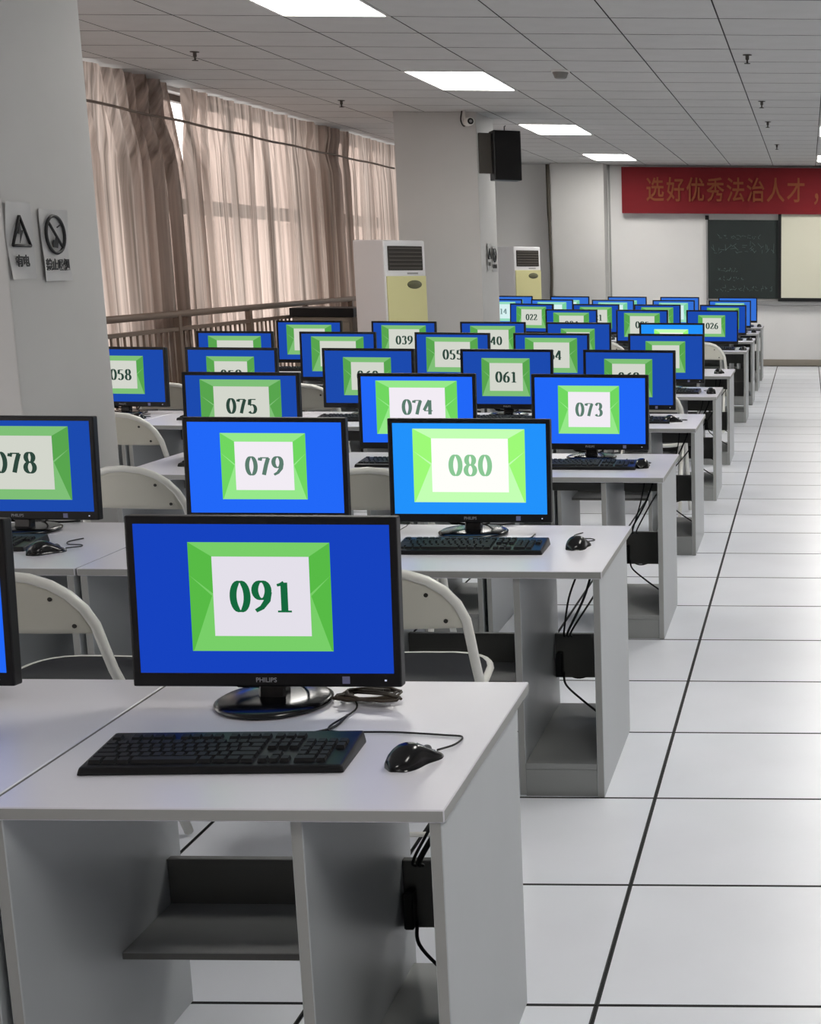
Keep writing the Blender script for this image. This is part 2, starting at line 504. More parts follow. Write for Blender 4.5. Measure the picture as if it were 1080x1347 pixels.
desks = [(1, 1), (1, 2), (1, 3)] + [(2, c) for c in (1, 2, 3)] + [(3, c) for c in (1, 2, 3)] + [(r, c) for r in (4, 5, 6) for c in range(1, 6)] \
      + [(7, c) for c in (1, 2, 3)] + [(8, c) for c in (1, 2, 3, 4)] + [(r, c) for r in (9, 10) for c in range(1, 6)]
for r, c in desks:
    x = XRIGHT - PITCH_X * c + .004
    t = thing('computer_desk', 'pale grey laminate computer desk %s in the %s' % (ord_col(c), ord_row(r)), 'desk', (x, FR[r - 1], 0), 0, 'computer desks in rows')
    for n, me in desk_parts:
        obj(n, me, t)

# ------------------------------------------------------------------ digits
NIB_A, NIB_B = .1, .03
def ell(cx, cy, rx, ry, a0, a1, n=20):
    return [(cx + rx * math.cos(math.radians(a0 + (a1 - a0) * k / n)), cy + ry * math.sin(math.radians(a0 + (a1 - a0) * k / n))) for k in range(n + 1)]
DIG = {
 '0': [ell(.29, .5, .2, .47, 0, 360, 28)],
 '1': [[(.3, .03), (.3, .95)], [(.3, .95), (.2, .89), (.1, .86)], [(.1, .025), (.5, .025)]],
 '2': [[(.1, .74)] + ell(.28, .73, .17, .24, 165, -20, 14) + [(.36, .5), (.2, .25), (.08, .06)], [(.08, .06), (.48, .06), (.53, .22)]],
 '3': [[(.09, .8)] + ell(.27, .745, .15, .225, 150, -90, 14) + ell(.26, .28, .19, .25, 85, -150, 16)],
 '4': [[(.38, .03), (.38, .95)], [(.36, .95), (.04, .3)], [(.04, .27), (.54, .27)]],
 '5': [[(.14, .93), (.49, .93)], [(.15, .93), (.11, .56)], ell(.26, .31, .2, .28, 125, -145, 18)],
 '6': [[(.48, .96), (.3, .85), (.14, .62), (.1, .35)], ell(.3, .3, .19, .28, 0, 360, 24)],
 '7': [[(.07, .78), (.1, .92)], [(.09, .93), (.5, .93)], [(.47, .92), (.36, .55), (.24, .03)]],
 '8': [ell(.29, .745, .155, .225, 0, 360, 22), ell(.29, .27, .19, .25, 0, 360, 24)],
}
DIG['9'] = [[(.58 - x, 1 - y) for x, y in s] for s in DIG['6']]
def digit_strokes(b, ch, ox, oz, hgt, y):
    for s in DIG[ch]:
        q = []
        for i, p in enumerate(s):
            a_ = s[max(0, i - 1)]; c_ = s[min(len(s) - 1, i + 1)]
            if s[0] == s[-1] or (abs(s[0][0] - s[-1][0]) + abs(s[0][1] - s[-1][1]) < 1e-6):
                if i in (0, len(s) - 1): a_, c_ = s[-2], s[1]
            tx, tz = c_[0] - a_[0], c_[1] - a_[1]
            L = math.hypot(tx, tz) or 1
            nx, nz = -tz / L, tx / L
            w = math.hypot(NIB_A * nx, NIB_B * nz)
            q.append(((p[0] + nx * w, p[1] + nz * w), (p[0] - nx * w, p[1] - nz * w)))
        for i in range(len(q) - 1):
            P = [q[i][0], q[i + 1][0], q[i + 1][1], q[i][1]]
            b.poly([(ox + px * 1.1 * hgt, y, oz + pz * hgt) for px, pz in P])

# ------------------------------------------------------------------ monitors
LOOK = {  # blue, green a, green b, card, number
 'dark':   ((22, 66, 190), (88, 186, 70), (120, 206, 104), (228, 224, 234), (22, 104, 62)),
 'mid':    ((34, 104, 248), (112, 214, 96), (150, 232, 138), (242, 236, 244), (92, 124, 110)),
 'bright': ((34, 146, 252), (158, 250, 120), (196, 255, 180), (255, 255, 250), (140, 200, 150)),
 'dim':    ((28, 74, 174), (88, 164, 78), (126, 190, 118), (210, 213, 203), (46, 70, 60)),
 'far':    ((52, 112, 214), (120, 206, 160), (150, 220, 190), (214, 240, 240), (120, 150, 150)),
}
MW, MH, MZ0 = .508, .326, .04
SX0, SX1, SZ0, SZ1 = -MW / 2 + .016, MW / 2 - .014, MZ0 + .027, MZ0 + MH - .015
SW, SH = SX1 - SX0, SZ1 - SZ0
cs = MB().box(-MW / 2, MW / 2, -.018, .012, MZ0, MZ0 + MH)
casing = cs.mesh('casing', M_BLACK, .004, 2)
bk = MB().hexa([(-.19, .012, MZ0 + .03), (.19, .012, MZ0 + .03), (.13, .045, MZ0 + .06), (-.13, .045, MZ0 + .06),
                (-.19, .012, MZ0 + .27), (.19, .012, MZ0 + .27), (.13, .045, MZ0 + .22), (-.13, .045, MZ0 + .22)]).mesh('back_shell', M_BLACK, .004)
neck = MB().hexa([(-.026, -.002, .012), (.026, -.002, .012), (.026, .034, .012), (-.026, .034, .012),
                  (-.022, .0125, .1), (.022, .0125, .1), (.022, .044, .1), (-.022, .044, .1)]).mesh('neck', M_GLOSS, .004)
base = MB().lathe([(.1, 0), (.108, .003), (.109, .008), (.1, .013), (.06, .016), (.0, .0165)][:-1] + [(.02, .0165)], 40, 1, 1.05, (0, .012, 0)).mesh('base', M_GLOSS)
logo = text_mesh('brand_lettering', 'PHILIPS', .0125, M_LOGO, .0002)
logo.transform(Matrix.Translation((-.002, -.0184, MZ0 + .0135)))
stick = MB().box(.142, .156, -.0186, -.018, MZ0 + .007, MZ0 + .021).mesh('sticker', M_STICK)
led = MB().box(.222, .226, -.0186, -.018, MZ0 + .012, MZ0 + .015).mesh('power_light', emit('power_led', (200, 205, 230)))
vcable = MB().tube(smooth([(-.09, .03, .062), (-.08, .025, .04), (-.055, .03, .031), (-.03, .04, .026), (-.028, .07, .024), (-.02, .13, .012), (.05, .14, .006), (.10, .17, .005)], 6), .004, 6)
vcable.tube(smooth([(.05, .04, MZ0 + .05), (.055, .06, .05), (.03, .09, .02), (-.02, .12, .006)], 6), .0035, 6)
vcable = vcable.mesh('video_cable', M_CABLE)
plug = MB().tube([(-.084, .0255, .043), (-.07, .027, .035), (-.052, .031, .0305)], [.006, .0085, .0065], 8).mesh('cable_plug', M_CABLE)
TILT = Matrix.Translation((0, 0, MZ0)) @ Matrix.Rotation(math.radians(-3.8), 4, 'X') @ Matrix.Translation((0, 0, -MZ0))
for m_ in (casing, bk, logo, stick, led): m_.transform(TILT)
slides = {}
def slide_meshes(size, look):
    k = (size, look)
    if k in slides: return slides[k]
    blue, ga, gb, card, num = LOOK[look]
    e = {n: emit('%s_%s' % (look, n), c) for n, c in zip(('blue', 'green', 'lightgreen', 'card', 'number'), LOOK[look])}
    scr = MB().poly([(SX0, -.0183, SZ0), (SX1, -.0183, SZ0), (SX1, -.0183, SZ1), (SX0, -.0183, SZ1)]).mesh('screen', e['blue'])
    fx0, fx1, fz0, fz1 = (.21, .765, .15, .88) if size == 's' else (.13, .862, .13, .94)
    X0, X1, Z0, Z1 = SX0 + fx0 * SW, SX0 + fx1 * SW, SZ0 + fz0 * SH, SZ0 + fz1 * SH
    w, h = X1 - X0, Z1 - Z0
    cx0, cx1, cz0, cz1 = X0 + .165 * w, X0 + .85 * w, Z0 + .14 * h, Z1 - .13 * h
    y = -.0186
    fr = MB()
    fr.poly([(X0, y, Z1), (X0, y, Z0), (cx0, y, cz0), (cx0, y, cz1)], 0)
    fr.poly([(X1, y, Z0), (X1, y, Z1), (cx1, y, cz1), (cx1, y, cz0)], 0)
    fr.poly([(X0, y, Z0), (X1, y, Z0), (cx1, y, cz0), (cx0, y, cz0)], 1)
    fr.poly([(X1, y, Z1), (X0, y, Z1), (cx0, y, cz1), (cx1, y, cz1)], 1)
    zm = Z0 + .5 * h
    y2 = y - .0002
    fr.poly([(X0 + .01 * w, y2, Z0), (cx0, y2, zm + .04 * h), (cx0, y2, cz0)], 1)
    fr.poly([(X1 - .01 * w, y2, Z0), (cx1, y2, cz0), (cx1, y2, zm + .04 * h)], 1)
    fr.poly([(X0, y2, zm + .2 * h), (cx0, y2, zm), (cx0, y2, zm + .03 * h)], 1)
    fr.poly([(X1, y2, zm + .2 * h), (cx1, y2, zm + .03 * h), (cx1, y2, zm)], 1)
    frm = fr.mesh('slide_frame', [e['green'], e['lightgreen']])
    cd = MB().poly([(cx0, y - .0003, cz0), (cx1, y - .0003, cz0), (cx1, y - .0003, cz1), (cx0, y - .0003, cz1)]).mesh('slide_card', e['card'])
    for m_ in (scr, frm, cd): m_.transform(TILT)
    slides[k] = (scr, frm, cd, e['number'], ((cx0 + cx1) / 2, (cz0 + cz1) / 2))
    return slides[k]
LOOKW = {'dark': 'deep blue', 'mid': 'vivid blue', 'bright': 'glaring light blue', 'dim': 'dull blue', 'far': 'pale blue'}
for r, c, x, num, size, look in MON:
    if num in READ:
        lab = 'black monitor showing %s on a %s screen, %s, %s' % (num, LOOKW[look], ord_row(r), ord_col(c))
    else:
        lab = 'black monitor with a %s screen, %s in the %s' % (LOOKW[look], ord_col(c), ord_row(r))
    ry = math.radians({(1, 1): .6, (2, 2): 1.0, (3, 2): 1.5, (5, 3): -3, (8, 4): -14, (4, 5): -3}.get((r, c), random.uniform(-1.5, 1.5)))
    x *= (FR[r - 1] + .57) / (FR[r - 1] + .53)
    t = thing('monitor', lab, 'monitor', (x, FR[r - 1] + .55, HT), ry, 'monitors on the desks')
    if (r, c) == (1, 1): t.scale = (1.02, 1.02, 1.02)
    scr, frm, cd, nm, (ncx, ncz) = slide_meshes(size, look)
    obj('casing', casing, t); obj('back_shell', bk, t); obj('neck', neck, t); obj('base', base, t)
    s = obj('screen', scr, t)
    obj('slide_frame', frm, s); obj('slide_card', cd, s)
    hgt = .21 * SH * (1.0 if size == 's' else 1.12)
    b = MB()
    for k, ch in enumerate(num):
        digit_strokes(b, ch, ncx + (-1.0 + .69 * k) * hgt, ncz - .5 * hgt, hgt, -.0191)
    nme = b.mesh('number', nm); nme.transform(TILT)
    obj('number', nme, s)
    if r <= 5:
        obj('brand_lettering', logo, t); obj('sticker', stick, t); obj('power_light', led, t)
        obj('video_cable', vcable, t); obj('cable_plug', plug, t)

# ------------------------------------------------------------------ keyboards
KW, KD = .445, .165
kb = MB().hexa([(-KW / 2, 0, 0), (KW / 2, 0, 0), (KW / 2, KD, 0), (-KW / 2, KD, 0),
                (-KW / 2 + .004, .003, .014), (KW / 2 - .004, .003, .014), (KW / 2 - .004, KD - .003, .024), (-KW / 2 + .004, KD - .003, .024)]).mesh('keyboard_body', M_BLACK, .004, 2)
def key_layout():
    u = .0188
    x0 = -KW / 2 + .012
    out = []
    rows = [[(4.2, .028)], None]
    def row(yi, specs, start=0):
        x = x0 + start * u
        for w in specs:
            if w < 0: x += -w * u
            else:
                out.append((x + w * u / 2, .026 + yi * .0188 + (.008 if yi == 5 else 0), w * u))
                x += w * u
    row(0, [1.25, 1.25, 1.25, 6.0, 1.25, 1.25, 1.25, 1.25, -.25, 1, 1, 1, -.25, 2, 1])
    row(1, [2.25] + [1] * 10 + [2.5, -1.25, 1, -1.25, 1, 1, 1])
    row(2, [1.75] + [1] * 11 + [2.0, -3.5, 1, 1, 1])
    row(3, [1.5] + [1] * 12 + [1.25, -.25, 1, 1, 1, -.25, 1, 1, 1, 1])
    row(4, [1] * 13 + [1.75, -.25, 1, 1, 1, -.25, 1, 1, 1, 1])
    row(5, [1, -.75, 1, 1, 1, 1, -.5, 1, 1, 1, 1, -.5, 1, 1, 1, 1, -.25, 1, 1, 1])
    return out
KEYS = key_layout()
def key_box(b, x, y, w):
    z = .014 + .010 * (y / KD)
    a_, d_ = w / 2 - .0012, .0082
    b.hexa([(x - a_, y - d_, z - .002), (x + a_, y - d_, z - .002), (x + a_, y + d_, z - .001), (x - a_, y + d_, z - .001),
            (x - a_ + .002, y - d_ + .002, z + .006), (x + a_ - .002, y - d_ + .002, z + .006), (x + a_ - .002, y + d_ - .001, z + .007), (x - a_ + .002, y + d_ - .001, z + .007)])
allk = MB()
for x, y, w in KEYS: key_box(allk, x, y, w)
allkeys = allk.mesh('keys', M_KEY)
KB = {(1, 1): (-1.005, 2.345, 3.0), (2, 1): (-1.0, 4.22, 1), (2, 3): (-2.53, 4.22, 2), (3, 1): (-.93, 6.0, 0), (3, 2): (-1.66, 6.03, 0), (3, 3): (-2.35, 6.02, 0)}
kcache = {}
KBR = {}
def mon_words(r, c):
    for (rr, cc, x, num, s, l) in MON:
        if (rr, cc) == (r, c) and num in READ: return 'in front of the monitor showing %s, %s, %s' % (num, ord_row(r), ord_col(c))
    return '%s in the %s' % (ord_col(c), ord_row(r))
for r, c, x, num, size, look in MON:
    kx, ky, ka = KB.get((r, c), (x + .02 + random.uniform(-.02, .02), FR[r - 1] + .18 + random.uniform(0, .05), random.uniform(-2, 2)))
    kx = min(kx, XRIGHT - PITCH_X * (c - 1) - .345)
    t = thing('keyboard', 'black keyboard ' + mon_words(r, c), 'keyboard', (kx, ky, HT), math.radians(ka), 'keyboards on the desks')
    obj('keyboard_body', kb, t)
    KBR[(r, c)] = kx + KW / 2
    if (r, c) == (1, 1):
        for (kx_, ky_, kw_) in KEYS:
            q = round(kw_, 4)
            if q not in kcache:
                b = MB(); key_box(b, 0, .026, kw_); kcache[q] = b.mesh('key', M_KEY)
            obj('key', kcache[q], t, (kx_, ky_ - .026, .010 * (ky_ - .026) / KD))
    else:
        o = obj('keys', allkeys, t); o['kind'] = 'stuff'
    if r <= 5:
        cb = MB().tube(smooth([(.03, KD, .012), (.08, KD + .03, .004), (.14, KD + .07, .004), (.15, KD + .15, .004)], 5), .0025, 6)
        if 'kcable' not in kcache: kcache['kcable'] = cb.mesh('keyboard_cable', M_CABLE)
        obj('keyboard_cable', kcache['kcable'], t)

# ------------------------------------------------------------------ mice
def mouse_meshes():
    v, f = [], []
    N, R = 12, 16
    for i in range(N + 1):
        t = i / N                       # along the length, tail to nose
        y = -.058 + .116 * t
        e = math.sqrt(max(0, 1 - (2 * t - 1) ** 4))
        w = (.0315 - .005 * math.exp(-((t - .55) / .18) ** 2)) * max(e, .05)
        h = (.037 * math.exp(-((t - .38) / .42) ** 2)) * max(e, .08) ** .7 + .002
        for k in range(R + 1):
            a_ = math.pi * k / R
            v.append((w * math.copysign(abs(math.cos(a_)) ** .8, math.cos(a_)), y, h * abs(math.sin(a_)) ** .75))
    for i in range(N):
        for k in range(R):
            p = i * (R + 1) + k
            f.append((p, p + R + 1, p + R + 2, p + 1))
    o1 = [i * (R + 1) for i in range(N + 1)]; o2 = [i * (R + 1) + R for i in range(N + 1)]
    f.append(tuple(o1 + o2[::-1]))
    f.append(tuple(range(R + 1))[::-1]); f.append(tuple(range(N * (R + 1), N * (R + 1) + R + 1)))
    me = bpy.data.meshes.new('mouse_body'); me.from_pydata(v, [], f); me.materials.append(M_GLOSS)
    for p in me.polygons: p.use_smooth = len(p.vertices) == 4
    wh = MB()
    for k in range(14):
        pass
    wh.lathe([(.006, -.0035), (.0105, -.0025), (.0105, .0025), (.006, .0035)], 16)
    wm = wh.mesh('scroll_wheel', mat('wheel_grey', (86, 88, 92), .4))
    wm.transform(Matrix.Translation((0, .03, .0125)) @ Matrix.Rotation(math.pi / 2, 4, 'Y'))
    return me, wm
mbody, mwheel = mouse_meshes()
def mouse_top(y):
    t = (y + .058) / .116
    e = math.sqrt(max(0, 1 - (2 * t - 1) ** 4))
    return (.037 * math.exp(-((t - .38) / .42) ** 2)) * max(e, .08) ** .7 + .002
mgroove = MB().tube([(0, y_, mouse_top(y_)) for y_ in (.008, .016, .024, .034, .042, .05)], .0011, 6).mesh('button_seam', mat('seam_black', (4, 4, 5), .8))
MOUSE = {(1, 1): (-.678, 2.415, -30), (2, 1): (-.69, 4.35, -10), (2, 3): (-2.235, 4.215, -40), (3, 1): (-.69, 6.1, 0), (4, 1): (-.72, 7.83, -60), (1, 2): (-1.66, 2.36, -10)}

for r, c, x, num, size, look in MON:
    mx, my, ma = MOUSE.get((r, c), (XRIGHT - PITCH_X * (c - 1) - .11 + random.uniform(-.02, .02), FR[r - 1] + .28 + random.uniform(-.04, .04), random.uniform(-25, 25)))
    if (r, c) not in MOUSE: mx = min(max(mx, KBR[(r, c)] + .072), XRIGHT - PITCH_X * (c - 1) - .045)
    t = thing('computer_mouse', 'black corded mouse ' + mon_words(r, c).replace('in front of', 'below'), 'mouse', (mx, my, HT), math.radians(ma), 'mice on the desks')
    obj('mouse_body', mbody, t)
    obj('scroll_wheel', mwheel, t)
    if r <= 4: obj('button_seam', mgroove, t)
    if r <= 5:
        R = Matrix.Rotation(-math.radians(ma), 3, 'Z')
        if (r, c) == (1, 1):
            W = [(-.65, 2.463, .676), (-.628, 2.50, .674), (-.625, 2.545, .673), (-.66, 2.555, .673), (-.76, 2.57, .673), (-.86, 2.57, .673), (-.885, 2.60, .673), (-.868, 2.70, .673), (-.885, 2.76, .674), (-.91, 2.80, .674)]
        else:
            n_ = Vector((mx, my, HT)) + Matrix.Rotation(math.radians(ma), 3, 'Z') @ Vector((0, .056, .006))
            W = [tuple(n_), (n_.x + .025, n_.y + .04, HT + .004), (n_.x + .01, n_.y + .07, HT + .003), (n_.x - .03, n_.y + .075, HT + .003), (n_.x - .05, n_.y + .12, HT + .003), (n_.x - .03, n_.y + .17, HT + .003)]
        pts = [R @ (Vector(p) - Vector((mx, my, HT))) for p in smooth(W, 5)]
        obj('mouse_cable', MB().tube(pts, .0019, 6).mesh('mouse_cable', M_CABLE), t)
# loose knot of cords behind the nearest stand
b1 = MB(); rn = random.Random(3)
for k in range(4):
    c0 = Vector((-.868 + .008 * k, 2.785 - .012 * k, HT + .006))
    pts = [c0 + Vector((.06 * math.sin(2.1 * q + k), .035 * math.cos(1.7 * q + 2 * k), .004 + .003 * k + .004 * math.sin(3 * q))) for q in [i * .35 for i in range(16)]]
    b1.tube(pts, .0028, 6)
tag(obj('cable_knot', b1.mesh('cable_knot', M_CABLE2)), 'brownish loose cord knot behind the stand of the monitor showing 091', 'cable')

# ------------------------------------------------------------------ cables in the open PC bays at the aisle
def bay_cables(r, c, label):
    x0 = XRIGHT - PITCH_X * c + .004
    t = thing('cable_bundle', label, 'cable', (x0, FR[r - 1], 0), 0, 'cable bundles in the desk bays')
    rn = random.Random(100 * r + c)
    for k, (xa, xb) in enumerate(((.60, .535), (.635, .54), (.69, .55))):
        xa += rn.uniform(-.015, .015); xb += rn.uniform(-.01, .01)
        pts = [(xa, .57 + .01 * k, .64), (xa - .004, .565, .57), ((xa + xb) / 2 + rn.uniform(-.01, .02), .54, .47), (xb, .535, .36), (xb, .54, .34)]
        obj('cable', MB().tube(smooth(pts, 6), .0042 if k % 2 else .0034, 6).mesh('cable', M_CABLE), t)
    pts = [(.525, .545, .22), (.54, .50, .19), (.60, .46, .15), (.66, .42, .118), (.70, .36, .107)]
    obj('cable', MB().tube(smooth(pts, 6), .0038, 6).mesh('cable', M_CABLE), t)
    pts = [(.535, .58, .2), (.57, .585, .19), (.64, .58, .205), (.70, .57, .17)]
    obj('cable', MB().tube(smooth(pts, 6), .0032, 6).mesh('cable', M_CABLE), t)
    obj('power_adapter', MB().box(.505, .525, .52, .55, .21, .29).mesh('power_adapter', M_BLACK, .003), t)
for r in range(1, 7):
    bay_cables(r, 1, 'black cables hanging in the open bay of the aisle desk, ' + ord_row(r))
# short cord and grey clip under the nearest tabletop
t = thing('hanging_cord', 'short black cord and grey clip hanging below the nearest tabletop', 'cable', (-1.05, 2.72, .5))
obj('cord', MB().tube([(-.06, 0, .02), (-.03, 0, .07), (.0, 0, .11), (.01, 0, .143)], .005, 6).mesh('cord', M_CABLE), t)
obj('clip', MB().box(-.03, .02, .01, .03, .09, .144).mesh('clip', M_METAL, .003), t)

# ------------------------------------------------------------------ folding chairs (users sit facing the far wall)
def arch(hw, y, z0, z1, rr, n=8):
    """inverted U in a plane leaning back"""
    out = []
    for k in range(n + 1):
        a_ = math.pi * k / n
        pass
    return out
def chair_meshes():
    # frame: front feet -> up and back -> rounded top -> down again
    def side(s):
        return [(s * .215, .25, .012), (s * .212, .14, .22), (s * .208, .02, .45), (s * .203, -.035, .545)]
    top = []
    for k in range(13):
        a_ = math.pi * k / 12
        cx = math.cos(a_); sz = math.sin(a_)
        xx = math.copysign(abs(cx) ** .85, cx) * .198
        zz = .615 + .178 * sz ** .92
        top.append((xx, -.062 - .058 * sz, zz))
    L = side(1) + top + side(-1)[::-1]
    fr = MB().tube(L, .0125, 8).mesh('frame', M_TUBE)
    b = MB().tube([(.178, .2, .445), (.182, 0, .30), (.186, -.2, .012)], .011, 8); b2 = MB().tube([(-.178, .2, .445), (-.182, 0, .30), (-.186, -.2, .012)], .011, 8)
    rl1, rl2 = b.mesh('rear_leg', M_TUBE), b2.mesh('rear_leg', M_TUBE)
    cr = MB().tube([(-.213, .2, .11), (.213, .2, .11)], .007, 6).mesh('crossbar', M_TUBE)
    cr2 = MB().tube([(-.184, -.12, .13), (.184, -.12, .13)], .007, 6).mesh('crossbar', M_TUBE)
    # backrest panel follows the arch, slightly bowed
    v, f = [], []
    nx, nz = 12, 8
    for th in (0, 1):
        for j in range(nz + 1):
            for i in range(nx + 1):
                u = -1 + 2 * i / nx
                half = .186
                x = u * half
                ztop = .615 + .178 * (max(0, 1 - abs(u * .94) ** 2.353)) ** .46 - .006
                zb = .645
                z = zb + (max(ztop, zb + .03) - zb) * j / nz
                lean = -.062 - .05 * max(0, (z - .615) / .178)
                bow = -.012 * (1 - u * u)
                v.append((x, lean + bow + (.004 if th else -.004), z))
    n1 = (nx + 1) * (nz + 1)
    for th in (0, 1):
        for j in range(nz):
            for i in range(nx):
                p = th * n1 + j * (nx + 1) + i
                q = (p, p + 1, p + nx + 2, p + nx + 1)
                f.append(q if th == 0 else q[::-1])
    loop = [i for i in range(nx + 1)] + [j * (nx + 1) + nx for j in range(1, nz + 1)] + [nz * (nx + 1) + i for i in range(nx - 1, -1, -1)] + [j * (nx + 1) for j in range(nz - 1, 0, -1)]
    for k in range(len(loop)):
        a_, c_ = loop[k], loop[(k + 1) % len(loop)]
        f.append((a_, a_ + n1, c_ + n1, c_))
    bkm = bpy.data.meshes.new('backrest'); bkm.from_pydata(v, [], f); bkm.materials.append(M_CHAIR)
    for p in bkm.polygons: p.use_smooth = len(p.vertices) == 4 and p.index < 2 * nx * nz
    # seat pan with rolled white rim
    rim = []
    for k in range(28):
        a_ = 2 * math.pi * k / 28
        c_, s_ = math.cos(a_), math.sin(a_)
        rim.append((.195 * math.copysign(abs(c_) ** .55, c_), .155 + .185 * math.copysign(abs(s_) ** .55, s_), .452 - .012 * s_ * -1))
    rm = MB().tube(rim, .011, 8, closed=True).mesh('seat_rim', M_TUBE)
    st = MB().prism([(x * .97, .155 + (y - .155) * .97, z - .004) for x, y, z in rim], (0, 0, .014)).mesh('seat', M_SEAT, .003)
    sc = MB().tube([(0, 0, 0), (0, -.003, 0)], .0055, 8).mesh('screw', M_SCREW)
    return fr, rl1, rl2, cr, cr2, bkm, rm, st, sc
CH = chair_meshes()
def chair(x, y, deg, label):
    t = thing('folding_chair', label, 'chair', (x, y, 0), math.radians(deg), 'white folding chairs')
    obj('frame', CH[0], t); obj('rear_leg', CH[1], t); obj('rear_leg', CH[2], t)
    obj('crossbar', CH[3], t); obj('crossbar', CH[4], t); obj('backrest', CH[5], t)
    s = obj('seat', CH[7], t); obj('seat_rim', CH[6], s)
    for sx, sz in ((-.105, .735), (.105, .735), (-.145, .665), (.145, .665)):
        o = obj('screw', CH[8], t, (sx, -.062 - .05 * (sz - .615) / .178 - .012 * (1 - (sx / .186) ** 2) - .0035, sz))
CHAIRS = [(-1.022, 3.52, 3, 'white folding chair right behind the monitor showing 091'),
          (-1.88, 3.46, -2, 'white folding chair at the left photo edge behind the nearest desks'),
          (-2.39, 5.22, -6, 'white folding chair just right of the monitor showing 078'),
          (-1.55, 5.22, 3, 'white folding chair seen between the two vivid blue screens of the second row'),
          (-3.25, 7.0, -4, 'white folding chair right of the grey pillar, below the monitor showing 058'),
          (-2.95, 8.65, 4, 'white folding chair right of the monitor showing 075, fifth row'),
          (-.93, 8.66, 0, 'white folding chair at the aisle end of the fifth row'),
          (-3.72, 8.66, 0, 'white folding chair right of the monitor showing 058, before the railing'),
          (-.93, 13.22, 0, 'white folding chair at the aisle end before the seventh row'),
          (-1.80, 13.22, 0, 'white folding chair second from the aisle before the seventh row')]
for c in CHAIRS: chair(*c)

# ------------------------------------------------------------------ air conditioners
def air_con(x, y, deg, label):
    t = thing('floor_air_conditioner', label, 'air conditioner', (x, y, 0), math.radians(deg), 'floor-standing air conditioners')
    w, d, h = .25, .19, 1.67
    obj('cabinet_body', MB().box(-w, w, -d, d, .06, h).mesh('cabinet_body', M_ACW, .018, 3), t)
    obj('foot_plinth', MB().box(-w + .015, w - .015, -d + .015, d - .015, 0, .06).mesh('foot_plinth', M_ACD), t)
    obj('front_panel', MB().box(-w + .012, w - .012, -d - .012, -d, .1, 1.36).mesh('front_panel', M_ACY, .006, 2), t)
    g = obj('air_outlet', MB().box(-w + .04, w - .04, -d - .008, -d, 1.41, 1.62).mesh('air_outlet', M_ACD, .004), t)
    sl = MB().hexa([(-w + .05, -d - .016, -.006), (w - .05, -d - .016, -.006), (w - .05, -d - .008, -.002), (-w + .05, -d - .008, -.002),
                    (-w + .05, -d - .016, -.003), (w - .05, -d - .016, -.003), (w - .05, -d - .008, .001), (-w + .05, -d - .008, .001)]).mesh('slat', mat('slat_grey', (92, 88, 82), .5))
    for k in range(6):
        obj('slat', sl, g, (0, 0, 1.432 + .034 * k))
    bd = MB().lathe([(.001, -.002), (.085, -.002), (.09, .0), (.085, .004), (.001, .004)], 24, 1, .42).mesh('control_badge', M_BADGE)
    bd.transform(Matrix.Translation((.09, -d - .013, 1.285)) @ Matrix.Rotation(math.pi / 2, 4, 'X'))
    obj('control_badge', bd, t)
    obj('name_strip', MB().box(.02, .15, -d - .0014, -d, 1.375, 1.39).mesh('name_strip', M_METAL), t)
air_con(-3.74, 13.35, 60, 'white and yellow floor air conditioner before the pillar with the speaker')
air_con(-3.93, 20.2, 56, 'white and yellow floor air conditioner by the far wall corner')

# low brown cabinet with a black top beside the railing
t = thing('low_cabinet', 'low brown cabinet with black top left of the nearer air conditioner', 'cabinet', (-4.39, 13.6, 0))
obj('cabinet_body', MB().box(-.27, .27, -.2, .2, 0, .99).mesh('cabinet_body', M_BROWN, .004), t)
obj('cabinet_top', MB().box(-.29, .29, -.22, .22, .99, 1.07).mesh('cabinet_top', M_BLACK, .005), t)
obj('door', MB().box(-.25, -.01, -.212, -.2, .06, .95).mesh('door', M_BROWN, .003), t)
obj('door', MB().box(.01, .25, -.212, -.2, .06, .95).mesh('door', M_BROWN, .003), t)

# ------------------------------------------------------------------ railing before the windows
t = thing('window_railing', 'brown metal railing with thin bars before the curtains', 'railing', (-4.74, 0, 0))
R0, R1 = 6.7, 15.6
obj('top_rail', MB().tube([(0, R0, 1.095), (0, R1, 1.095)], .026, 12).mesh('top_rail', M_RAIL), t)
obj('middle_rail', MB().box(-.016, .016, R0, R1, .97, 1.0).mesh('middle_rail', M_RAIL, .003), t)
obj('bottom_rail', MB().box(-.016, .016, R0, R1, .12, .15).mesh('bottom_rail', M_RAIL, .003), t)
pm = MB().box(-.024, .024, -.024, .024, 0, 1.09).mesh('post', M_RAIL, .003)
for y in (6.85, 8.28, 9.71, 11.14, 12.57, 14.0, 15.4): obj('post', pm, t, (0, y, 0))
bm_ = MB().tube([(0, 0, .14), (0, 0, .98)], .010, 6).mesh('baluster', M_RAIL)
k = 0
y = R0 + .05
while y < R1:
    if min(abs(y - p) for p in (6.85, 8.28, 9.71, 11.14, 12.57, 14.0, 15.4)) > .035: obj('baluster', bm_, t, (0, y, 0))
    y += .1

